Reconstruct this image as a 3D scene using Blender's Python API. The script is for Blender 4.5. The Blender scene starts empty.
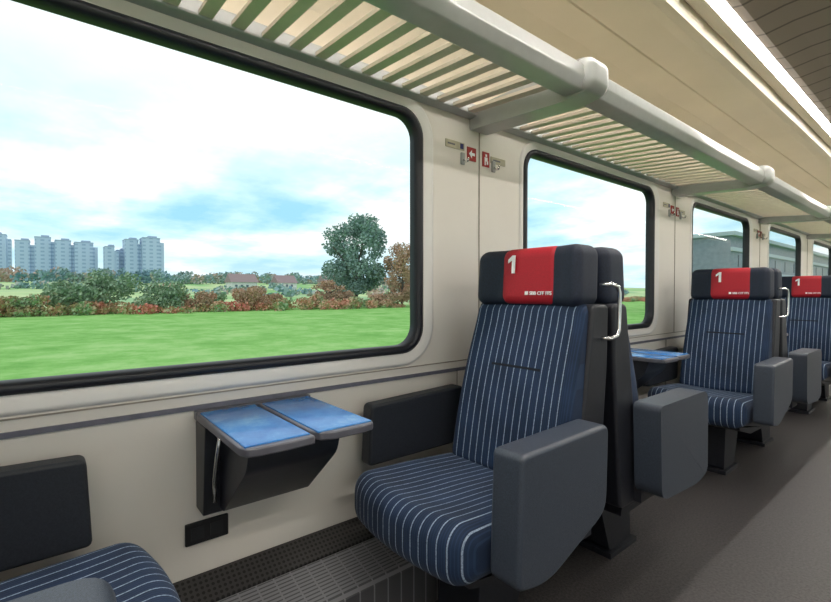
import bpy, bmesh, math, random
from mathutils import Vector, Matrix, noise
random.seed(4)
scene = bpy.context.scene
COL = scene.collection
scene.view_settings.view_transform = 'Standard'
P = 2.02            # bay pitch
Y0 = -0.60          # pillar of first bay
WALLX2 = 2.70

# ------------------------------------------------------------------ node helpers
class NT:
    def __init__(s, nt): s.nt = nt
    def n(s, t, **kw):
        nd = s.nt.nodes.new(t)
        for k, v in kw.items(): setattr(nd, k, v)
        return nd
    def l(s, a, b): s.nt.links.new(a, b)
    def math(s, op, a, b=None, c=None, clamp=False):
        nd = s.n('ShaderNodeMath', operation=op); nd.use_clamp = clamp
        for i, v in enumerate((a, b, c)):
            if v is None: continue
            if isinstance(v, (int, float)): nd.inputs[i].default_value = v
            else: s.l(v, nd.inputs[i])
        return nd.outputs[0]
    def mix(s, f, a, b):
        nd = s.n('ShaderNodeMix', data_type='RGBA')
        for i, v in ((0, f), (6, a), (7, b)):
            if isinstance(v, (int, float)): nd.inputs[i].default_value = v
            elif isinstance(v, tuple): nd.inputs[i].default_value = (*v, 1) if len(v) == 3 else v
            else: s.l(v, nd.inputs[i])
        return nd.outputs[2]
    def noise(s, vec, scale, detail=3, rough=0.5):
        nd = s.n('ShaderNodeTexNoise'); nd.inputs['Scale'].default_value = scale
        nd.inputs['Detail'].default_value = detail; nd.inputs['Roughness'].default_value = rough
        if vec is not None: s.l(vec, nd.inputs['Vector'])
        return nd.outputs['Fac']
    def ramp(s, f, stops):
        nd = s.n('ShaderNodeValToRGB')
        e = nd.color_ramp.elements
        while len(e) < len(stops): e.new(0.5)
        for el, (p, c) in zip(e, stops):
            el.position = p; el.color = (*c, 1)
        s.l(f, nd.inputs[0]); return nd.outputs[0]

def base_mat(name):
    m = bpy.data.materials.new(name); m.use_nodes = True
    t = NT(m.node_tree); b = m.node_tree.nodes['Principled BSDF']
    tc = t.n('ShaderNodeTexCoord')
    return m, t, b, tc.outputs['Object']

def mat(name, c, rough=0.5, metal=0.0, var=0.12, scale=30, bump=0.0, spec=0.5, bscale=None):
    m, t, b, v = base_mat(name)
    f = t.noise(v, scale)
    lo = tuple(max(0, x * (1 - var)) for x in c); hi = tuple(min(1, x * (1 + var)) for x in c)
    t.l(t.ramp(f, [(0.3, lo), (0.7, hi)]), b.inputs['Base Color'])
    b.inputs['Roughness'].default_value = rough; b.inputs['Metallic'].default_value = metal
    b.inputs['Specular IOR Level'].default_value = spec
    if bump:
        bn = t.n('ShaderNodeBump'); bn.inputs['Strength'].default_value = bump
        bn.inputs['Distance'].default_value = 0.004
        t.l(t.noise(v, bscale or scale * 8), bn.inputs['Height']); t.l(bn.outputs[0], b.inputs['Normal'])
    return m

def stripe_mat(name, seam):
    m, t, b, v = base_mat(name)
    sp = t.n('ShaderNodeSeparateXYZ'); t.l(v, sp.inputs[0])
    x, y, z = sp.outputs
    fr = t.math('FRACT', t.math('MULTIPLY', t.math('ADD', x, 10.0), 1 / 0.0275))
    band = t.math('LESS_THAN', t.math('ABSOLUTE', t.math('SUBTRACT', fr, 0.5)), 0.060)
    lim = t.math('LESS_THAN', t.math('ABSOLUTE', t.math('ADD', x, 0.0 if seam else 0.015)), 0.212 if seam else 0.235)
    band = t.math('MULTIPLY', band, lim)
    nz = t.noise(v, 260, 2)
    band = t.math('MULTIPLY', band, t.ramp(nz, [(0.35, (0.45,) * 3), (0.6, (0.95,) * 3)]))
    fr2 = t.math('FRACT', t.math('MULTIPLY', t.math('ADD', x, 10.0), 4 / 0.0275))
    fine = t.math('MULTIPLY', t.math('LESS_THAN', fr2, 0.3), 0.14)
    basec = t.ramp(t.noise(v, 9, 4), [(0.3, (0.006, 0.016, 0.042)), (0.7, (0.013, 0.031, 0.077))])
    c1 = t.mix(fine, basec, (0.05, 0.11, 0.24))
    c2 = t.mix(band, c1, (0.32, 0.41, 0.54))
    if seam:
        s = t.math('LESS_THAN', t.math('ABSOLUTE', t.math('SUBTRACT', z, 0.775)), 0.004)
        s = t.math('MULTIPLY', s, t.math('LESS_THAN', t.math('ABSOLUTE', x), 0.10))
        c2 = t.mix(s, c2, (0.006, 0.008, 0.015))
    t.l(c2, b.inputs['Base Color'])
    b.inputs['Roughness'].default_value = 0.75
    b.inputs['Sheen Weight'].default_value = 0.06
    b.inputs['Specular IOR Level'].default_value = 0.3
    bn = t.n('ShaderNodeBump'); bn.inputs['Strength'].default_value = 0.25; bn.inputs['Distance'].default_value = 0.002
    t.l(t.noise(v, 500, 2), bn.inputs['Height']); t.l(bn.outputs[0], b.inputs['Normal'])
    return m

M_wall = mat('wall_cream', (0.80, 0.76, 0.70), 0.42, var=0.03, scale=3, bump=0.05)
M_surround = mat('window_surround', (0.83, 0.81, 0.78), 0.3, var=0.02, scale=3)
M_gasket = mat('rubber_black', (0.011, 0.012, 0.019), 0.4)
M_ceil = mat('ceiling_cream', (0.76, 0.67, 0.53), 0.30, var=0.05, scale=2)
M_rail = mat('rail_grey', (0.41, 0.42, 0.41), 0.30, var=0.04)
M_slat = mat('slat_cream', (0.64, 0.56, 0.47), 0.4, var=0.04)
M_trim = mat('trim_bluegrey', (0.15, 0.15, 0.19), 0.4)
M_groove = mat('groove', (0.34, 0.30, 0.25), 0.7)
M_navy = mat('navy_fabric', (0.007, 0.013, 0.032), 0.65, var=0.3, scale=200, bump=0.2)
M_shell = mat('shell_black', (0.009, 0.010, 0.016), 0.5, var=0.2, scale=60, bump=0.1)
M_arm = mat('arm_grey', (0.043, 0.054, 0.076), 0.38, var=0.3, scale=350, bump=0.15)
M_warm = mat('arm_dark', (0.020, 0.023, 0.031), 0.5, var=0.25, scale=300, bump=0.15)
M_red = mat('red_cover', (0.42, 0.005, 0.018), 0.6, var=0.15, scale=300, bump=0.15)
M_white = mat('white_print', (0.9, 0.9, 0.9), 0.5)
M_chrome = mat('chrome', (0.75, 0.75, 0.76), 0.22, 1.0, var=0.03)
M_stripe_b = stripe_mat('striped_back', True)
M_stripe_s = stripe_mat('striped_seat', False)
M_tablebase = mat('table_base', (0.016, 0.018, 0.025), 0.4, var=0.2)
M_edge = mat('table_edge', (0.10, 0.10, 0.12), 0.3)
M_plaque = mat('plaque', (0.50, 0.46, 0.34), 0.4)
M_sign = mat('sign_red', (0.36, 0.012, 0.01), 0.4)
M_bluei = mat('icon_blue', (0.02, 0.02, 0.12), 0.4)
M_black = mat('socket_black', (0.008, 0.008, 0.010), 0.35)
M_sock = mat('socket_insert', (0.016, 0.017, 0.021), 0.4)

# table top: blue printed laminate
m, t, b, v = base_mat('table_top_blue')
f = t.noise(v, 12, 6, 0.7)
c = t.ramp(f, [(0.3, (0.015, 0.12, 0.40)), (0.55, (0.04, 0.20, 0.52)), (0.75, (0.13, 0.35, 0.62))])
t.l(c, b.inputs['Base Color']); b.inputs['Roughness'].default_value = 0.2
M_top = m

# carpet
m, t, b, v = base_mat('floor_carpet')
f = t.noise(v, 110, 4, 0.75); f2 = t.noise(v, 2.2, 3)
c = t.ramp(f, [(0.38, (0.012, 0.011, 0.012)), (0.62, (0.075, 0.068, 0.068))])
c = t.mix(t.math('MULTIPLY', f2, 0.3), c, (0.080, 0.072, 0.072))
t.l(c, b.inputs['Base Color']); b.inputs['Roughness'].default_value = 0.42
bn = t.n('ShaderNodeBump'); bn.inputs['Strength'].default_value = 0.6; bn.inputs['Distance'].default_value = 0.003
t.l(f, bn.inputs['Height']); t.l(bn.outputs[0], b.inputs['Normal'])
M_floor = m

# centre ceiling with transverse joints
m, t, b, v = base_mat('ceiling_slotted')
sp = t.n('ShaderNodeSeparateXYZ'); t.l(v, sp.inputs[0])
fr = t.math('FRACT', t.math('MULTIPLY', t.math('ADD', sp.outputs[1], 50.0), 1 / 0.16))
g = t.math('LESS_THAN', fr, 0.09)
t.l(t.mix(g, (0.34, 0.28, 0.23), (0.14, 0.11, 0.09)), b.inputs['Base Color']); b.inputs['Roughness'].default_value = 0.4
M_ceilslot = m

# perforated black
m, t, b, v = base_mat('perforated')
sp = t.n('ShaderNodeSeparateXYZ'); t.l(v, sp.inputs[0])
a = t.math('ABSOLUTE', t.math('SUBTRACT', t.math('FRACT', t.math('MULTIPLY', t.math('ADD', sp.outputs[1], 50), 1 / 0.014)), 0.5))
bb = t.math('ABSOLUTE', t.math('SUBTRACT', t.math('FRACT', t.math('MULTIPLY', t.math('ADD', sp.outputs[0], 50), 1 / 0.014)), 0.5))
h = t.math('LESS_THAN', t.math('ADD', t.math('MULTIPLY', a, a), t.math('MULTIPLY', bb, bb)), 0.09)
t.l(t.mix(h, (0.045, 0.042, 0.042), (0.004, 0.004, 0.004)), b.inputs['Base Color']); b.inputs['Roughness'].default_value = 0.45
M_perf = m
# ribbed metal
m, t, b, v = base_mat('ribbed_metal')
sp = t.n('ShaderNodeSeparateXYZ'); t.l(v, sp.inputs[0])
a = t.math('LESS_THAN', t.math('FRACT', t.math('MULTIPLY', t.math('ADD', sp.outputs[0], 50), 1 / 0.012)), 0.35)
a2 = t.math('LESS_THAN', t.math('FRACT', t.math('MULTIPLY', t.math('ADD', sp.outputs[1], 50), 1 / 0.05)), 0.1)
a = t.math('MULTIPLY', a, t.math('SUBTRACT', 1.0, a2))
t.l(t.mix(a, (0.30, 0.30, 0.32), (0.12, 0.12, 0.13)), b.inputs['Base Color'])
b.inputs['Roughness'].default_value = 0.35; b.inputs['Metallic'].default_value = 0.4
M_rib = m
# light
m, t, b, v = base_mat('lamp_glow')
b.inputs['Base Color'].default_value = (1, 1, 1, 1)
b.inputs['Emission Color'].default_value = (1.0, 0.95, 0.88, 1); b.inputs['Emission Strength'].default_value = 54
M_lamp = m
# glass pane: thin, mostly transparent
m = bpy.data.materials.new('window_glass'); m.use_nodes = True
t = NT(m.node_tree); t.nt.nodes.clear()
o = t.n('ShaderNodeOutputMaterial'); tr = t.n('ShaderNodeBsdfTransparent'); tr.inputs[0].default_value = (0.96, 0.99, 0.99, 1)
gl = t.n('ShaderNodeBsdfGlossy'); gl.inputs['Roughness'].default_value = 0.02
fn = t.n('ShaderNodeFresnel'); fn.inputs[0].default_value = 1.10
mx = t.n('ShaderNodeMixShader'); t.l(fn.outputs[0], mx.inputs[0]); t.l(tr.outputs[0], mx.inputs[1]); t.l(gl.outputs[0], mx.inputs[2]); t.l(mx.outputs[0], o.inputs[0])
M_glass = m

def foliage_mat(name, stops, scale=0.6):
    m, t, b, v = base_mat(name)
    t.l(t.ramp(t.noise(v, scale, 4, 0.7), stops), b.inputs['Base Color']); b.inputs['Roughness'].default_value = 0.9
    b.inputs['Specular IOR Level'].default_value = 0.1
    return m
M_leaf = foliage_mat('leaf_green', [(0.3, (0.20, 0.30, 0.22)), (0.55, (0.32, 0.44, 0.29)), (0.7, (0.46, 0.42, 0.28))], 0.4)  # greens lightened and greyed, a little haze put into the colour
M_bigleaf = foliage_mat('leaf_big_tree', [(0.3, (0.17, 0.27, 0.28)), (0.7, (0.30, 0.42, 0.34))])  # paler bluish greens, air haze painted into the leaves
M_leafau = foliage_mat('leaf_autumn', [(0.3, (0.36, 0.30, 0.21)), (0.7, (0.64, 0.36, 0.26))])
M_hedge = foliage_mat('hedge_mix', [(0.3, (0.20, 0.31, 0.20)), (0.43, (0.30, 0.43, 0.24)), (0.49, (0.52, 0.42, 0.26)), (0.58, (0.68, 0.27, 0.22))], 0.14)
M_far = foliage_mat('far_trees', [(0.35, (0.22, 0.36, 0.43)), (0.50, (0.32, 0.44, 0.42)), (0.60, (0.56, 0.42, 0.36))], 0.03)  # bluish tones carry the distance haze in the colour
M_bark = mat('bark', (0.12, 0.11, 0.10), 0.9)

# ------------------------------------------------------------------ mesh helpers
def mk(name, verts, faces, material=None, parent=None, smooth=False, flip_y=False):
    if flip_y:
        verts = [(x, -y, z) for x, y, z in verts]; faces = [tuple(reversed(f)) for f in faces]
    me = bpy.data.meshes.new(name); me.from_pydata([tuple(v) for v in verts], [], [tuple(f) for f in faces])
    if smooth: me.polygons.foreach_set('use_smooth', [True] * len(me.polygons))
    me.update()
    ob = bpy.data.objects.new(name, me); COL.objects.link(ob)
    if material: me.materials.append(material)
    if parent: ob.parent = parent
    return ob

def box_g(x0, x1, y0, y1, z0, z1):
    v = [(x0, y0, z0), (x1, y0, z0), (x1, y1, z0), (x0, y1, z0), (x0, y0, z1), (x1, y0, z1), (x1, y1, z1), (x0, y1, z1)]
    f = [(3, 2, 1, 0), (4, 5, 6, 7), (0, 1, 5, 4), (1, 2, 6, 5), (2, 3, 7, 6), (3, 0, 4, 7)]
    return v, f

def merge(*gs):
    V, F = [], []
    for v, f in gs:
        o = len(V); V += list(v); F += [tuple(i + o for i in q) for q in f]
    return V, F

def bevel(ob, w, seg=3, angle=30):
    md = ob.modifiers.new('bevel', 'BEVEL'); md.width = w; md.segments = seg; md.limit_method = 'ANGLE'
    md.angle_limit = math.radians(angle)
    ob.data.polygons.foreach_set('use_smooth', [True] * len(ob.data.polygons))
    md.harden_normals = True
    return ob

def rbox_g(c, s, r, inner=(6, 3, 6), k=4, deform=None):
    ax = []
    for i in range(3):
        h = s[i] / 2; q = h - r
        corner = [q + r * math.tan(math.radians(45 * j / k)) for j in range(1, k + 1)]
        mid = [-q + 2 * q * j / inner[i] for j in range(inner[i] + 1)]
        ax.append([-a for a in reversed(corner)] + mid + corner)
    V, F, idx = [], [], {}
    def vid(p):
        key = tuple(round(a, 6) for a in p)
        if key in idx: return idx[key]
        q = [max(-(s[i] / 2 - r), min(s[i] / 2 - r, p[i])) for i in range(3)]
        d = Vector([p[i] - q[i] for i in range(3)])
        if d.length > 1e-9: d = d.normalized() * r
        w = [c[i] + q[i] + d[i] for i in range(3)]
        if deform: w = deform(*w)
        V.append(tuple(w)); idx[key] = len(V) - 1
        return idx[key]
    for a in range(3):
        u, w = (a + 1) % 3, (a + 2) % 3
        for sg in (-1, 1):
            for i in range(len(ax[u]) - 1):
                for j in range(len(ax[w]) - 1):
                    q = []
                    for (ii, jj) in ((i, j), (i + 1, j), (i + 1, j + 1), (i, j + 1)):
                        p = [0, 0, 0]; p[a] = sg * s[a] / 2; p[u] = ax[u][ii]; p[w] = ax[w][jj]
                        q.append(vid(p))
                    if sg < 0: q.reverse()
                    F.append(tuple(q))
    return V, F

def prism_g(pts, axis, a0, a1):
    n = len(pts)
    def P3(p, a): return (a, p[0], p[1]) if axis == 0 else (p[0], a, p[1])
    V = [P3(p, a0) for p in pts] + [P3(p, a1) for p in pts]
    F = [tuple(range(n)), tuple(range(2 * n - 1, n - 1, -1))]
    F += [(i, n + i, n + (i + 1) % n, (i + 1) % n) for i in range(n)]
    return V, F

def fix(ob):
    bm = bmesh.new(); bm.from_mesh(ob.data); bmesh.ops.recalc_face_normals(bm, faces=bm.faces); bm.to_mesh(ob.data); bm.free()
    return ob

def round_poly(pts, r, n=5):
    out = []; N = len(pts)
    for i in range(N):
        p = Vector(pts[i]); a = Vector(pts[i - 1]) - p; b = Vector(pts[(i + 1) % N]) - p
        ri = r[i] if isinstance(r, (list, tuple)) else r
        A = p + a.normalized() * ri; B = p + b.normalized() * ri
        for j in range(n + 1):
            t = j / n
            q = A * (1 - t) ** 2 + p * 2 * t * (1 - t) + B * t * t
            out.append((q.x, q.y))
    return out

def tube_g(pts, r, n=10):
    V, F = [], []; pts = [Vector(p) for p in pts]
    for i, p in enumerate(pts):
        d = (pts[min(i + 1, len(pts) - 1)] - pts[max(i - 1, 0)]).normalized()
        u = d.orthogonal().normalized() if i == 0 else (u - d * u.dot(d)).normalized()
        w = d.cross(u)
        for j in range(n):
            a = 2 * math.pi * j / n; V.append(tuple(p + u * (r * math.cos(a)) + w * (r * math.sin(a))))
    for i in range(len(pts) - 1):
        for j in range(n):
            F.append((i * n + j, i * n + (j + 1) % n, (i + 1) * n + (j + 1) % n, (i + 1) * n + j))
    F.append(tuple(reversed(range(n)))); F.append(tuple(range((len(pts) - 1) * n, len(pts) * n)))
    return V, F

def text_mesh(name, body, size, material, parent, loc, rot, align='LEFT', bold=0.0):
    cu = bpy.data.curves.new(name, 'FONT'); cu.body = body; cu.size = size; cu.extrude = 0.0012; cu.align_x = align
    cu.offset = bold
    to = bpy.data.objects.new(name + '_tmp', cu); COL.objects.link(to)
    bpy.context.view_layer.update()
    me = bpy.data.meshes.new_from_object(to.evaluated_get(bpy.context.evaluated_depsgraph_get()))
    bpy.data.objects.remove(to); me.name = name
    me.materials.clear(); me.materials.append(material)
    me.transform(Matrix.Translation(loc) @ Matrix.Rotation(rot[2], 4, 'Z') @ Matrix.Rotation(rot[0], 4, 'X'))
    ob = bpy.data.objects.new(name, me); COL.objects.link(ob); ob.parent = parent
    return ob

def tag(ob, label=None, category=None, group=None, kind=None):
    if label: ob['label'] = label
    if category: ob['category'] = category
    if group: ob['group'] = group
    if kind: ob['kind'] = kind
    return ob

def empty(name, loc=(0, 0, 0)):
    e = bpy.data.objects.new(name, None); e.empty_display_size = 0.1; e.location = loc; COL.objects.link(e); return e

def copy_tree(o, parent=None):
    c = o.copy(); COL.objects.link(c)
    if parent is not None: c.parent = parent
    for ch in o.children: copy_tree(ch, c)
    return c

# ------------------------------------------------------------------ room shell
YB, YE = Y0 - P, Y0 + 6 * P
WIN_W, Z0w, Z1w = 1.385, 0.797, 1.712
def rr(cy, cz, w, h, r, n=8):
    pts = []
    for (sy, sz, a0) in ((1, 1, 0), (-1, 1, 90), (-1, -1, 180), (1, -1, 270)):
        for j in range(n + 1):
            a = math.radians(a0 + 90 * j / n)
            pts.append((cy + sy * (w / 2 - r) + r * math.cos(a), cz + sz * (h / 2 - r) + r * math.sin(a)))
    return pts
def rings(loops):
    V, F = [], []; n = len(loops[0][1])
    for x, pts in loops: V += [(x, p[0], p[1]) for p in pts]
    for k in range(len(loops) - 1):
        for i in range(n):
            F.append((k * n + i, k * n + (i + 1) % n, (k + 1) * n + (i + 1) % n, (k + 1) * n + i))
    return V, F

cz = (Z0w + Z1w) / 2; hh = Z1w - Z0w
def side(gs):
    v, f = gs
    return [(WALLX2 - x, y, z) for x, y, z in v], [tuple(reversed(q)) for q in f]
ZB, ZT = 0.235, 1.80
for sd, nm in ((0, 'left'), (1, 'right')):
    G = []
    for k in range(-1, 6):
        ya = Y0 + k * P; yc = ya + 1.045
        base = rr(ya + P / 2, (ZB + ZT) / 2, P, ZT - ZB, 0.0005)
        G.append(rings([(0, base), (0, rr(yc, cz, WIN_W + 0.10, hh + 0.10, 0.15))]))
    g = merge(*G); g = side(g) if sd else g
    w = mk('wall_' + nm, *g, M_wall); tag(w, 'cream plastic side wall panels with window openings', kind='structure')
    wi = 0
    for k in range(-1, 6):
        wi += 1; yc = Y0 + k * P + 1.045
        L = lambda off, r: rr(yc, cz, WIN_W + 2 * off, hh + 2 * off, r)
        g = rings([(0.0, L(0.05, 0.15)), (0.008, L(0.046, 0.146)), (0.010, L(0.036, 0.137)), (-0.012, L(0.0, 0.10))])
        g = side(g) if sd else g
        fr = mk('window_%d' % (wi + 7 * sd), *g, M_surround, smooth=True)
        tag(fr, 'rounded train window with cream surround and black rubber gasket', kind='structure')
        g = rings([(-0.03, L(0.004, 0.10)), (-0.002, L(0.004, 0.10)), (0.001, L(-0.008, 0.09)), (-0.004, L(-0.022, 0.078)), (-0.05, L(-0.024, 0.076))])
        g = side(g) if sd else g
        mk('gasket', *g, M_gasket, parent=fr, smooth=True)
        pts = L(-0.023, 0.077)
        g = ([(-0.03, p[0], p[1]) for p in pts], [tuple(range(len(pts)))])
        g = side(g) if sd else g
        mk('pane', *g, M_glass, parent=fr)

f = mk('floor', *box_g(-0.05, WALLX2 + 0.05, YB, YE, -0.06, 0.0), M_floor); tag(f, 'dark grey speckled carpet floor', kind='structure')
prof = [(0.0, 1.80), (-0.01, 1.93), (0.02, 2.03), (0.10, 2.10), (0.22, 2.135), (0.34, 2.148), (0.345, 2.156), (0.35, 2.148), (0.50, 2.15), (0.545, 2.145), (0.58, 2.150), (0.595, 2.175), (0.60, 2.19), (0.615, 2.175), (0.665, 2.172)]
def strip_g(pr):
    V = []; F = []
    for x, z in pr: V += [(x, YB, z), (x, YE, z)]
    for i in range(len(pr) - 1): F.append((2 * i, 2 * i + 1, 2 * i + 3, 2 * i + 2))
    return V, F
g1 = strip_g(prof); g2 = side(g1)
cl = mk('ceiling', *merge(g1, g2), M_ceil); tag(cl, 'curved cream ceiling panels', kind='structure')
gc = strip_g([(0.714, 2.172), (0.75, 2.165), (0.85, 2.18), (1.35, 2.195), (1.85, 2.18), (1.95, 2.165), (1.986, 2.172)])
c2 = mk('ceiling', *gc, M_ceilslot); c2.name = 'ceiling_center'; c2['kind'] = 'structure'; c2['label'] = 'slotted tan ceiling panels over the aisle'
for sd in (0, 1):
    g = merge(box_g(0.655, 0.728, YB, YE, 2.178, 2.22))
    g = side(g) if sd else g
    lp = mk('ceiling_lamp', *g, M_trim); tag(lp, 'long glowing fluorescent strip light along the ceiling', 'ceiling lamp', 'ceiling strip lights')
    g = prism_g([(0.667, 2.171), (0.708, 2.171), (0.706, 2.178), (0.669, 2.178)], 1, YB + 0.02, YE - 0.02)
    g = side(g) if sd else g
    fix(mk('lamp_diffuser', *g, M_lamp, parent=lp))
for nm, y in (('back', YB), ('front', YE)):
    w = mk('wall_' + nm, *box_g(-0.05, WALLX2 + 0.05, y - 0.03, y + 0.03, 0, 2.25), M_wall); tag(w, 'plain cream end wall of the carriage', kind='structure')
for sd, nm in ((0, 'left'), (1, 'right')):
    g = prism_g([(0.0, 0.24), (0.004, 0.243), (0.085, 0.205), (0.085, 0.0), (-0.03, 0.0), (-0.03, 0.24)], 1, YB + 0.03, YE - 0.03)
    g = side(g) if sd else g
    bb_ = fix(mk('baseboard_' + nm, *g, M_perf)); tag(bb_, 'black perforated ventilation skirting under the wall', kind='structure')
g = prism_g([(0.086, 0.199), (0.22, 0.165), (0.235, 0.15), (0.235, 0.0), (0.086, 0.0)], 1, YB + 0.03, YE - 0.03)
hd = fix(mk('heater_duct', *g, M_rib)); tag(hd, 'ribbed grey metal heating duct cover beside the wall', 'heater')
tn = 0
def trim(g, matl, label):
    global tn; tn += 1
    o = mk('trim_%d' % tn, *g, matl); tag(o, label, kind='structure'); return o
trim(box_g(-0.004, 0.006, YB + .03, YE - .03, 0.699, 0.712), M_trim, 'thin grey horizontal wall strip')
trim(box_g(-0.004, 0.003, YB + .03, YE - .03, 0.738, 0.742), M_groove, 'thin seam below the windows')
for k in range(0, 6):
    y = Y0 + k * P
    trim(box_g(-0.004, 0.003, y + 0.03, y + 0.035, 0.742, 1.80), M_groove, 'vertical joint between wall panels')
    trim(box_g(-0.004, 0.003, y - 0.10, y - 0.097, 0.235, 0.699), M_groove, 'vertical joint between lower wall panels')

# ------------------------------------------------------------------ seats
XS = 0.385
def yfront(z):
    t = (z - 0.45) / 0.52
    return -0.275 + 0.125 * t
def digit_one(parent, s):
    x0, z0, h, w = -0.050, 1.088, 0.062, 0.013
    pts = [(x0, z0), (x0 + w, z0), (x0 + w, z0 + h), (x0 + 0.001, z0 + h), (x0 - 0.016, z0 + h - 0.014), (x0 - 0.016, z0 + h - 0.026), (x0, z0 + h - 0.016)]
    V = []
    for off in (0.0, -0.003):
        for (a, z) in pts:
            xx = a if s == 1 else 0.016 - a
            yy = -0.1605 + 0.061 * (z - 1.09) + off
            V.append((xx, yy if s == 1 else -yy, z))
    n = len(pts)
    F = [tuple(range(n)), tuple(range(2 * n - 1, n - 1, -1))] + [(i, n + i, n + (i + 1) % n, (i + 1) % n) for i in range(n)]
    fix(mk('number', V, F, M_white, parent))
def build_seat(s):
    fl = (s == -1)
    root = empty('train_seat')
    def dc(x, y, z):
        u = (x + 0.015) / 0.25; w = (y + 0.46) / 0.25
        if z > 0.38:
            z += -0.012 * (1 - u * u) * (1 - max(0, -w) ** 3) + 0.012 * max(0, -w) - 0.02 * max(0, w)
        if w < 0: y += 0.034 * u * u * (-w)
        x *= 1 - 0.04 * max(0, -w) ** 2
        return (x, y, z)
    mk('seat_cushion', *rbox_g((-0.018, -0.468, 0.385), (0.515, 0.505, 0.15), 0.062, (12, 12, 2), 5, dc), M_stripe_s, root, True, fl)
    o = mk('seat_pan', *prism_g(round_poly([(-0.64, 0.305), (-0.64, 0.34), (-0.20, 0.36), (-0.16, 0.24), (-0.45, 0.25)], 0.02), 0, -0.20, 0.20), M_shell, root, False, fl); fix(o); bevel(o, 0.008, 2)
    def db(x, y, z):
        u = x / 0.225; t = (z - 0.42) / 0.56
        x *= 1.04 - 0.07 * t
        yy = yfront(z) + 0.05
        off = y
        if y < 0:
            off += -0.020 * (abs(u) ** 3) + 0.004 - 0.014 * math.sin(math.pi * min(1, max(0, t * 1.1)))
        return (x, yy + off, z)
    mk('backrest', *rbox_g((0, 0, 0.705), (0.45, 0.10, 0.57), 0.035, (14, 2, 14), 4, db), M_stripe_b, root, True, fl)
    pr = round_poly([(-0.235, 0.30), (-0.125, 0.985), (-0.036, 0.985), (-0.040, 0.80), (-0.09, 0.30)], [0.02, 0.02, 0.02, 0.03, 0.03])
    o = mk('seat_shell', *prism_g(pr, 0, -0.236, 0.236), M_shell, root, False, fl); fix(o); bevel(o, 0.014, 3)
    def dh(x, y, z):
        a = max(0, abs(x) - 0.115)
        if y < -0.09: y -= 0.28 * a
        t = (z - 0.97) / 0.22
        y += 0.012 * t
        x *= 1 - 0.02 * t
        return (x, y, z)
    hr = mk('headrest', *rbox_g((0, -0.099, 1.075), (0.425, 0.115, 0.198), 0.036, (12, 3, 5), 4, dh), M_navy, root, True, fl)
    cv = mk('headrest_cover', *rbox_g((0.008, -0.101, 1.077), (0.245, 0.121, 0.196), 0.036, (8, 3, 5), 4, dh), M_red, hr, True, fl)
    rx = math.radians(86.5)
    digit_one(cv, s)
    if s == 1:
        text_mesh('lettering', '\u25a0 SBB CFF FFS', 0.0165, M_white, cv, Vector((0.004, -0.1612, 1.014)), (rx, 0, 0), bold=0.0002)
    else:
        text_mesh('lettering', '\u25a0 SBB CFF FFS', 0.0165, M_white, cv, Vector((0.012, 0.1612, 1.014)), (rx, 0, math.pi), bold=0.0002)
    if s == 1:
        pa = round_poly([(-0.612, 0.350), (-0.600, 0.655), (-0.215, 0.662), (-0.225, 0.42), (-0.50, 0.325)], [0.025, 0.018, 0.035, 0.05, 0.06], 6)
    else:
        pa = round_poly([(-0.565, 0.350), (-0.560, 0.655), (-0.150, 0.655), (-0.165, 0.345), (-0.48, 0.325)], [0.03, 0.05, 0.025, 0.05, 0.06], 6)
    o = mk('armrest', *prism_g(pa, 0, 0.246, 0.335), M_arm, root, False, fl); fix(o); bevel(o, 0.012, 4)
    o['label'] = 'wide grey aisle-side armrest panel'
    pb = round_poly([(-0.60, 0.45), (-0.59, 0.650), (-0.16, 0.665), (-0.17, 0.45)], [0.015, 0.018, 0.03, 0.03], 6)
    o = mk('armrest', *prism_g(pb, 0, -0.335, -0.278), M_warm, root, False, fl); fix(o); bevel(o, 0.010, 4)
    o['label'] = 'dark wall-side armrest'
    o = mk('pedestal', *merge(prism_g(round_poly([(-0.48, 0.02), (-0.46, 0.27), (-0.20, 0.32), (-0.31, 0.02)], 0.02), 0, -0.08, 0.085),
                              box_g(-0.095, 0.10, -0.50, -0.29, 0.0, 0.022)), M_shell, root, False, fl); fix(o); bevel(o, 0.006, 2)
    o = mk('seat_bracket', *prism_g([(-0.30, 0.37), (-0.30, 0.31), (-0.18, 0.31), (-0.18, 0.37)], 0, 0.15, 0.262), M_shell, root, False, fl); fix(o)
    if s == 1:
        x = 0.230
        pts = [(x, -0.085, 1.045), (x + .03, -0.068, 1.047), (x + .038, -0.045, 1.040), (x + .040, -0.038, 1.02), (x + .040, -0.038, 0.96), (x + .040, -0.040, 0.905), (x + .038, -0.047, 0.888), (x + .03, -0.066, 0.880), (x, -0.085, 0.880)]
        o = mk('grab_handle', *tube_g(pts, 0.0065, 10), M_chrome, root, True, fl); o['label'] = 'curved chrome grab handle'
    return root

A = build_seat(1); B = build_seat(-1)
labA = 'navy pinstriped first-class seat with red headrest cover'
for k in range(0, 4):
    y = Y0 + k * P
    for mst, s in ((A, 1), (B, -1)):
        if k == 0 and s == 1: continue
        if s == 1 and k == 1: o = A
        elif s == -1 and k == 1: o = B
        else: o = copy_tree(mst)
        yy = y if s == 1 else y - 0.042
        if k == 0: yy = y + 0.080
        o.location = (XS, yy, 0)
        lab = labA if s == 1 else 'navy pinstriped seat turned away, back against another seat'
        if k == 0:
            lab = 'navy pinstriped seat opposite the folding table, partly seen'
            for ch in o.children:
                if ch.get('label', '').startswith('wide'): ch.location.y = 0.030
        tag(o, lab, 'train seat', 'single seats along the window side')

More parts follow.
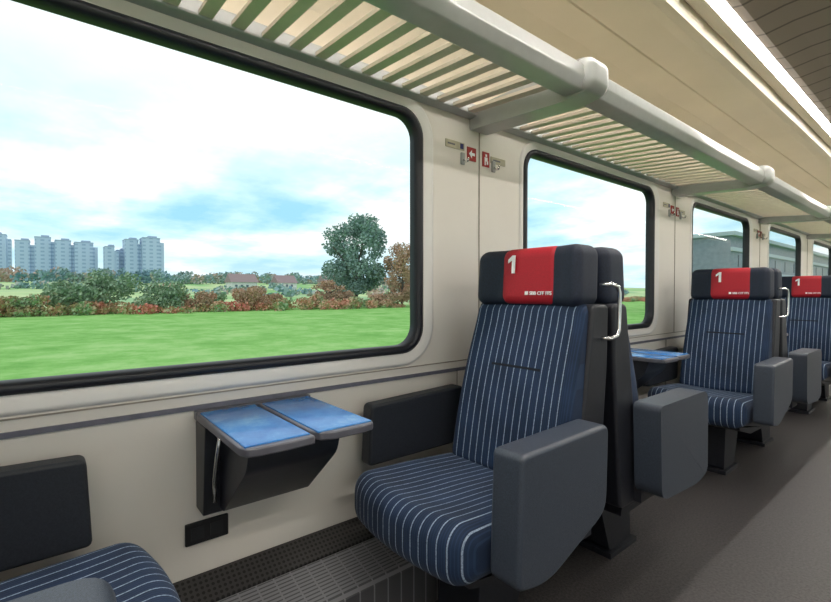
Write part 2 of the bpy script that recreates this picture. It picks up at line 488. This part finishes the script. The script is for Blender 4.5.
# ------------------------------------------------------------------ folding tables
def build_table():
    root = empty('folding_table')
    z = 0.695
    for y0 in (0.0, 0.169):
        pr = [(0.028, y0), (0.36, y0), (0.392, y0 + 0.012), (0.405, y0 + 0.045), (0.405, y0 + 0.12), (0.398, y0 + 0.155), (0.385, y0 + 0.163), (0.028, y0 + 0.163)]
        if y0 == 0.0: pr = [(0.028, y0), (0.375, y0), (0.398, y0 + 0.01), (0.405, y0 + 0.03), (0.408, y0 + 0.10), (0.405, y0 + 0.163), (0.028, y0 + 0.163)]
        n = len(pr)
        V = [(a, b_, z - 0.020) for a, b_ in pr] + [(a, b_, z) for a, b_ in pr]
        F = [tuple(reversed(range(n))), tuple(range(n, 2 * n))] + [(i, (i + 1) % n, n + (i + 1) % n, n + i) for i in range(n)]
        o = mk('table_leaf', V, F, M_edge, root); fix(o); bevel(o, 0.005, 2)
        mk('leaf_surface', *rbox_g((0.213, y0 + 0.082, z + 0.0005), (0.352, 0.149, 0.006), 0.0028, (2, 2, 1), 2), M_top, o, True)
    pr = round_poly([(0.003, 0.430), (0.003, 0.672), (0.10, 0.672), (0.075, 0.430)], 0.006, 2)
    o = mk('housing', *prism_g(pr, 1, 0.004, 0.30), M_tablebase, root); fix(o); bevel(o, 0.004, 2)
    pr = round_poly([(0.085, 0.672), (0.31, 0.672), (0.285, 0.60), (0.11, 0.445), (0.080, 0.445)], [0.004, 0.01, 0.02, 0.01, 0.004], 3)
    o = mk('support', *prism_g(pr, 1, 0.045, 0.285), M_tablebase, root); fix(o); bevel(o, 0.006, 2)
    pts = [(0.092, 0.028, 0.47), (0.098, 0.026, 0.53), (0.125, 0.026, 0.60), (0.145, 0.028, 0.655)]
    mk('stay', *tube_g(pts, 0.0055, 8), M_chrome, root, True)
    o = mk('hinge', *box_g(0.003, 0.030, 0.0, 0.335, z - 0.020, z + 0.004), M_edge, root); bevel(o, 0.003, 2)
    return root
T = build_table()
for k in range(3):
    o = T if k == 0 else copy_tree(T)
    o.location = (0, 0.315 + k * P, 0)
    tag(o, 'blue-topped two-leaf folding table on dark wall bracket', 'folding table', 'folding window tables')
for k in range(3):
    v, f = box_g(0.0, 0.010, 0.0, 0.113, 0.0, 0.060)
    o = mk('power_socket', v, f, M_black); bevel(o, 0.003, 2); o.location = (0.0, 0.290 + k * P, 0.330)
    tag(o, 'small black power socket plate low on the wall', 'power socket', 'power sockets below the tables')
    p = mk('socket_face', *merge(box_g(0.010, 0.0112, 0.014, 0.048, 0.013, 0.047), box_g(0.010, 0.0112, 0.064, 0.098, 0.013, 0.047)), M_sock, o)

# ------------------------------------------------------------------ luggage racks
def build_rack():
    root = empty('luggage_rack')
    G = []
    n = 23; y0 = 0.06
    zr = lambda x: 1.758 - 0.035 * (x / 0.5)
    for i in range(n):
        y = y0 + i * 0.0845
        pr = [(0.02, zr(0.02) + 0.002), (0.02, zr(0.02) + 0.014), (0.46, zr(0.46) + 0.014), (0.46, zr(0.46) + 0.002)]
        G.append(prism_g(pr, 1, y, y + 0.036))
    o = mk('slat_shelf', *merge(*G), M_slat, root); fix(o)
    pr = round_poly([(0.003, 1.744), (0.003, 1.795), (0.045, 1.795), (0.045, 1.752)], 0.006, 2)
    o = mk('wall_rail', *prism_g(pr, 1, 0.0, P), M_rail, root); fix(o)
    pr = round_poly([(0.440, 1.706), (0.442, 1.730), (0.492, 1.738), (0.508, 1.772), (0.530, 1.772), (0.538, 1.726), (0.520, 1.692), (0.452, 1.691)], 0.006, 3)
    o = mk('front_rail', *prism_g(pr, 1, 0.0, P), M_rail, root); fix(o)
    o.data.polygons.foreach_set('use_smooth', [len(p.vertices) == 4 for p in o.data.polygons])
    return root
def build_bracket():
    root = empty('rack_bracket')
    pr = round_poly([(0.002, 1.700), (0.002, 1.79), (0.44, 1.80), (0.52, 1.802), (0.548, 1.785), (0.556, 1.735), (0.53, 1.688), (0.44, 1.678), (0.06, 1.698)], 0.012, 3)
    o = mk('bracket_arm', *prism_g(pr, 1, -0.050, 0.050), M_rail, root); fix(o); bevel(o, 0.008, 3)
    V, F = rbox_g((0.520, 0, 1.744), (0.085, 0.135, 0.115), 0.038, (2, 3, 2), 4)
    mk('end_cap', V, F, M_rail, root, True)
    return root
R = build_rack(); K = build_bracket()
for k in range(-1, 5):
    o = R if k == -1 else copy_tree(R)
    o.location = (0, Y0 + k * P + 0.02, 0)
    tag(o, 'slatted cream luggage rack with grey rail above windows', 'luggage rack', 'luggage racks along the window side')
for k in range(0, 5):
    o = K if k == 0 else copy_tree(K)
    o.location = (0, Y0 + k * P + 0.02, 0)
    tag(o, 'light grey bracket carrying the luggage racks between windows', 'rack bracket', 'luggage rack brackets')

# ------------------------------------------------------------------ pillar signs and hooks
for k in range(1, 4):
    y = Y0 + k * P
    def flat(name, ya, yb, za, zb, m, label, cat, grp):
        o = mk(name, *box_g(0.0, 0.004, ya, yb, za, zb), m); tag(o, label, cat, grp); return o
    o = flat('seat_plaque', y - 0.165, y - 0.06, 1.610, 1.640, M_plaque, 'small beige seat reservation plaque above the seat', 'plaque', 'seat plaques on the pillars')
    mk('icon', *box_g(0.004, 0.005, y - 0.085, y - 0.066, 1.614, 1.636), M_bluei, o)
    mk('icon', *box_g(0.004, 0.005, y - 0.155, y - 0.115, 1.622, 1.628), M_trim, o)
    o = flat('seat_plaque', y + 0.105, y + 0.20, 1.590, 1.618, M_plaque, 'small beige seat reservation plaque above the seat', 'plaque', 'seat plaques on the pillars')
    mk('icon', *box_g(0.004, 0.005, y + 0.118, y + 0.165, 1.601, 1.607), M_trim, o)
    o = flat('direction_sign', y - 0.042, y + 0.010, 1.576, 1.632, M_sign, 'small red square sign with a white arrow', 'sign', None)
    yc, zc = y - 0.016, 1.604
    ar = [(yc - .018, zc), (yc, zc + .018), (yc, zc + .006), (yc + .018, zc + .006), (yc + .018, zc - .006), (yc, zc - .006), (yc, zc - .018)]
    mk('arrow', [(0.0048, a, b_) for a, b_ in ar], [tuple(reversed(range(7)))], M_white, o)
    o = flat('safety_sign', y + 0.052, y + 0.094, 1.567, 1.630, M_sign, 'small red safety sign with a white figure', 'sign', None)
    yc = y + 0.073
    mk('pictogram', *merge(box_g(.004, .005, yc - .005, yc + .005, 1.610, 1.620), box_g(.004, .005, yc - .010, yc + .008, 1.590, 1.607), box_g(.004, .005, yc - .010, yc - .004, 1.573, 1.590), box_g(.004, .005, yc + .003, yc + .012, 1.577, 1.592)), M_white, o)
    for yy in (y - 0.072, y + 0.118):
        h = empty('coat_hook', (0, yy, 1.575))
        o = mk('hook_plate', *rbox_g((0.006, 0, 0), (0.010, 0.022, 0.05), 0.004, (1, 2, 3), 2), M_rail, h, True)
        mk('hook', *tube_g([(0.008, 0, -0.005), (0.022, 0, -0.018), (0.034, 0, -0.016), (0.040, 0, -0.002)], 0.0045, 8), M_chrome, h, True)
        tag(h, 'small metal coat hook on the pillar', 'coat hook', 'coat hooks on the pillars')

# ------------------------------------------------------------------ outside world
def H(x, y):
    d = max(0, -x)
    if d < 75: return -1.9
    h = -1.9 + 6.0 * min(1, (d - 75) / 180) ** 1.2
    if d > 200: h += (d - 200) * 0.028
    return h + 0.6 * math.sin(y * 0.02 + d * 0.015) * min(1, (d - 75) / 100)
xs = [120, 40, 0, -10, -25, -45, -65, -75] + [-75 - 15 * i for i in range(1, 14)] + [-300 - 40 * i for i in range(16)]
ys = [-400, -250, -150, -90] + [-60 + 20 * i for i in range(30)] + [600, 720, 900, 1200]
V = [(x, y, H(x, y)) for x in xs for y in ys]; ny = len(ys)
F = [(i * ny + j, (i + 1) * ny + j, (i + 1) * ny + j + 1, i * ny + j + 1) for i in range(len(xs) - 1) for j in range(ny - 1)]
m, t, b, v = base_mat('meadow')
sp = t.n('ShaderNodeSeparateXYZ'); t.l(v, sp.inputs[0])
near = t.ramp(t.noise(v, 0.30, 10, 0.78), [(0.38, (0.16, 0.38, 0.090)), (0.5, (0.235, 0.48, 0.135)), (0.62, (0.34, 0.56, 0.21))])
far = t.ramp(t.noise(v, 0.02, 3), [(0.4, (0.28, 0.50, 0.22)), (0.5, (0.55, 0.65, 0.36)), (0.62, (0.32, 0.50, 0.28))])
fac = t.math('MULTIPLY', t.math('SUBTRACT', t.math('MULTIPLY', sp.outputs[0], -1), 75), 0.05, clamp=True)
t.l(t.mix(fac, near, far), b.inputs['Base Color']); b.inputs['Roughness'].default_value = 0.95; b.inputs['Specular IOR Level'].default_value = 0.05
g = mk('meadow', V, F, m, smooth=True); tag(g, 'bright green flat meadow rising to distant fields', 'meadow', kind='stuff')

def leaves(centers, n, size, rnd):
    V, F = [], []
    tot = sum(r[0] * r[1] for _, r in centers)
    for c, r in centers:
        for _ in range(int(n * r[0] * r[1] / tot)):
            d = Vector((rnd.gauss(0, 1), rnd.gauss(0, 1), rnd.gauss(0, 1))).normalized() * (rnd.random() ** 0.35)
            p = Vector(c) + Vector((d.x * r[0], d.y * r[0], d.z * r[1]))
            a = Vector((rnd.gauss(0, 1), rnd.gauss(0, 1), rnd.gauss(0, 1))).normalized(); bq = a.orthogonal().normalized()
            s = size * (0.6 + 0.8 * rnd.random()); o = len(V)
            for q in (a * s, bq * s, -a * s, -bq * s): V.append(tuple(p + q))
            F.append((o, o + 1, o + 2, o + 3))
    return V, F
rnd = random.Random(7)
def tree(loc, h, w, m, seed, label, lo=0.28, n=6500, leaf=0.018):
    rd = random.Random(seed)
    root = empty('tree', loc)
    pts = [(0, 0, -0.3), (0.1, 0, h * 0.2), (0, 0.2, h * 0.45), (0.2, 0, h * 0.7)]
    G = [tube_g(pts, w * 0.025, 8)]
    for a in range(5):
        an = a * 1.25 + seed
        G.append(tube_g([(0, 0, h * 0.28 + a * h * .05), (math.cos(an) * w * .2, math.sin(an) * w * .2, h * 0.5 + a * .03 * h), (math.cos(an) * w * .34, math.sin(an) * w * .34, h * 0.62 + a * .03 * h)], w * 0.010, 6))
    mk('trunk', *merge(*G), M_bark, root)
    cs = []
    mid = (lo + 0.92) / 2; half = (0.92 - lo) / 2 + 0.03
    for i in range(60):
        an = rd.random() * 6.28; q = rd.random()
        zz = lo + (0.90 - lo) * rd.random(); rad = math.sqrt(max(0, 1 - ((zz - mid) / half) ** 2)) * 0.40 * w * math.sqrt(q)
        cs.append(((math.cos(an) * rad, math.sin(an) * rad, zz * h), (w * 0.13 * (0.6 + .7 * rd.random()), h * 0.09)))
    mk('foliage', *leaves(cs, n, w * leaf, rd), m, root)
    tag(root, label, 'tree')
tree((-84.5, 53.2, -1.7), 20.2, 17.0, M_bigleaf, 11, 'large leafy green tree at the field edge', 0.20, 13000, 0.013)
tree((-75, 58.6, -1.8), 14.0, 9, M_leafau, 2, 'autumn-brown tree beside the large green tree', 0.12)
tree((-80, 44, -1.8), 5.5, 8, M_leafau, 8, 'low autumn-tinted tree beside the large green tree', 0.12, 3500)
tree((-78, 66, -1.8), 11.0, 8, M_leafau, 3, 'autumn-brown tree at the field edge', 0.15, 4000)
tree((-72, 82, -1.8), 6.5, 8, M_leaf, 5, 'green tree standing at the field edge', 0.12, 4000)
tree((-66, 100, -1.8), 8.0, 9, M_leafau, 6, 'browning tree standing at the field edge', 0.12, 4000)

def bush(loc, h, w, m, seed, label):
    rd = random.Random(seed); cs = []
    for i in range(9):
        cs.append(((rd.uniform(-.35, .35) * w, rd.uniform(-.35, .35) * w, h * rd.uniform(.25, .72)), (w * .22, h * .25)))
    o = mk('bush', *leaves(cs, 2200, w * 0.024, rd), m); o.location = loc; tag(o, label, 'bush', 'bushes along the field edge')
for i, (x, y, h, w, mm) in enumerate([(-78, 3, 4.8, 9, M_leaf), (-80, 8.5, 6.6, 8, M_leaf), (-77, 13.5, 5.0, 8, M_leaf), (-75, -3, 3.0, 7, M_hedge), (-79, -14, 3.4, 8, M_leafau),
        (-88, 24, 3.4, 6, M_leaf), (-76, 27, 4.4, 6, M_leafau), (-80, 32, 3.0, 6, M_leafau), (-76, 39, 2.8, 6, M_hedge), (-72, 70, 4, 6, M_leafau), (-76, 19, 3.4, 5, M_leafau), (-79, 49, 3.6, 6, M_leafau), (-74, 54, 3.2, 6, M_leafau)]):
    bush((x, y, -1.9), h, w, mm, 20 + i, 'green leafy bush at the field edge' if mm is M_leaf else 'autumn-tinted bush at the field edge')

cs = []
for i in range(230):
    y = -40 + i * 1.0; hgt = max(0.8, 1.6 + 1.8 * noise.noise(Vector((y * 0.10, 3, 0))))
    cs.append(((-70 - rnd.random() * 7, y, -1.9 + hgt * 0.45), (1.3, hgt * 0.55)))
o = mk('hedgerow', *leaves(cs, 28000, 0.18, rnd), M_hedge); tag(o, 'mixed green and reddish hedgerow bordering the meadow', 'hedge', kind='stuff')
cs = []
for i in range(330):
    y = -100 + i * 2.0; x = -270 - rnd.random() * 130; hgt = rnd.uniform(3.5, 9)
    cs.append(((x, y, H(x, y) + hgt * 0.45), (rnd.uniform(3.5, 7), hgt * 0.55)))
for i in range(110):
    y = -40 + i * 3 + rnd.random() * 4; x = -120 - rnd.random() * 110; hgt = rnd.uniform(1.5, 4)
    cs.append(((x, y, H(x, y) + hgt * 0.4), (rnd.uniform(2.0, 4.5), hgt * 0.5)))
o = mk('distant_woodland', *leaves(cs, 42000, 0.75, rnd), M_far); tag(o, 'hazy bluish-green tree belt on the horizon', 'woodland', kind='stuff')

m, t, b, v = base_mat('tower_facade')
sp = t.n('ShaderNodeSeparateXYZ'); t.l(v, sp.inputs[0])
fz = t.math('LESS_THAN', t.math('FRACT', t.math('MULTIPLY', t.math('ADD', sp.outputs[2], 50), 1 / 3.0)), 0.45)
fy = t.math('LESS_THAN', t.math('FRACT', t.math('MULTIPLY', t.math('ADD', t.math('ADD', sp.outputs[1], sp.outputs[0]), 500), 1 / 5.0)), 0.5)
t.l(t.mix(t.math('MULTIPLY', fz, fy), (0.46, 0.58, 0.75), (0.30, 0.42, 0.60)), b.inputs['Base Color'])  # pale blue tones, distance haze painted into the facade
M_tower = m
M_towerroof = mat('tower_roof', (0.36, 0.46, 0.60), 0.8)  # roof colour has the same haze mixed in
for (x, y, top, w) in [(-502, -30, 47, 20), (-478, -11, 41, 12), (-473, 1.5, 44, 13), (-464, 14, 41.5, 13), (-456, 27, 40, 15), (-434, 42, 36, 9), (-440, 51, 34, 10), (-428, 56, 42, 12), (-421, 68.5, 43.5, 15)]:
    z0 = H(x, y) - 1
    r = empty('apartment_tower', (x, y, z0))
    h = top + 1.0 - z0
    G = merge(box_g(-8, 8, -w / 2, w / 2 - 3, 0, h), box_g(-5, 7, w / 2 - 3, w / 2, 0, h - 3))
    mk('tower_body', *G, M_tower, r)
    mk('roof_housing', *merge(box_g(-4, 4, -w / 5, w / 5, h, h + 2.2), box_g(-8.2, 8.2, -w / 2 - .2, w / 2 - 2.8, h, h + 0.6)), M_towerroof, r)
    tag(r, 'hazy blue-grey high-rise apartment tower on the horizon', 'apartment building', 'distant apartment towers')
M_hw = mat('house_wall', (0.66, 0.66, 0.66), 0.8); M_hr = mat('house_roof', (0.30, 0.22, 0.23), 0.8); M_win = mat('house_window', (0.10, 0.13, 0.18), 0.4)  # roof red is muted, haze put into its colour
for i, (x, y, w, l, h) in enumerate([(-222, 74, 9, 12, 3.6), (-228, 98, 9, 10, 3.2), (-232, 128, 9, 12, 3.6)]):
    z0 = H(x, y) - 0.3
    r = empty('house', (x, y, z0))
    mk('house_walls', *box_g(-w / 2, w / 2, -l / 2, l / 2, 0, h), M_hw, r)
    o = mk('roof', *prism_g([(-w / 2 - .6, h), (0, h + w * 0.45), (w / 2 + .6, h)], 1, -l / 2 - .5, l / 2 + .5), M_hr, r); fix(o)
    G = [box_g(w / 2, w / 2 + .06, -l / 2 + 1.5 + q * 2.6, -l / 2 + 2.6 + q * 2.6, 1.2, 2.4) for q in range(int((l - 2) // 2.6))]
    mk('house_windows', *merge(*G), M_win, r)
    tag(r, 'small pale village house with reddish pitched roof', 'house', 'village houses')
M_tb = mat('shed_wall', (0.22, 0.25, 0.33), 0.8, scale=2); M_tb2 = mat('shed_band', (0.42, 0.48, 0.58), 0.7)
r = empty('trackside_building', (-19, 70, -1.9))
mk('building_body', *box_g(-9, 0, 0, 130, 0, 10.5), M_tb, r)
mk('facade_bands', *merge(*[box_g(0.0, 0.25, 0, 130, z, z + 0.5) for z in (2.5, 5.5, 8.5)], box_g(-9.4, 0.6, -0.4, 130.4, 10.5, 11.0)), M_tb2, r)
mk('building_windows', *merge(*[box_g(0.0, 0.12, 3 + q * 6, 6 + q * 6, z, z + 1.6) for q in range(20) for z in (3.5, 6.5)]), M_win, r)
tag(r, 'long dark multi-storey building beside the track', 'building')

# ------------------------------------------------------------------ sky
wd = bpy.data.worlds.new('sky'); scene.world = wd; wd.use_nodes = True
t = NT(wd.node_tree); bg = wd.node_tree.nodes['Background']
tc = t.n('ShaderNodeTexCoord'); sp = t.n('ShaderNodeSeparateXYZ'); t.l(tc.outputs['Generated'], sp.inputs[0])
den = t.math('ADD', t.math('MAXIMUM', sp.outputs[2], 0.0), 0.16)
cb = t.n('ShaderNodeCombineXYZ'); t.l(t.math('DIVIDE', sp.outputs[0], den), cb.inputs[0]); t.l(t.math('DIVIDE', sp.outputs[1], den), cb.inputs[1])
n1 = t.noise(cb.outputs[0], 0.9, 7, 0.55)
cl_ = t.ramp(n1, [(0.38, (0.36, 0.70, 0.86)), (0.49, (0.64, 0.90, 0.95)), (0.58, (0.98, 1.0, 1.0))])
hz = t.ramp(sp.outputs[2], [(0.0, (1, 1, 1)), (0.12, (0, 0, 0))])
n2 = t.noise(cb.outputs[0], 0.35, 3)
hc = t.mix(n2, (0.55, 0.82, 0.98), (0.90, 0.92, 0.98))
c = t.mix(t.math('MULTIPLY', hz, 0.6), cl_, hc)
up = t.ramp(sp.outputs[2], [(0.18, (0, 0, 0)), (0.42, (1, 1, 1))])
c = t.mix(t.math('MULTIPLY', up, 0.8), c, (1.0, 1.02, 1.0))
t.l(c, bg.inputs[0]); bg.inputs[1].default_value = 1.18

# ------------------------------------------------------------------ camera
cam = bpy.data.cameras.new('camera'); co = bpy.data.objects.new('camera', cam); COL.objects.link(co)
cam.sensor_width = 36; cam.lens = 456 / 831 * 36; cam.clip_start = 0.02; cam.clip_end = 3000
co.location = (1.35, 0, 1.02)
co.rotation_euler = (math.radians(90 - 1.0), 0, math.radians(50.8))
scene.camera = co
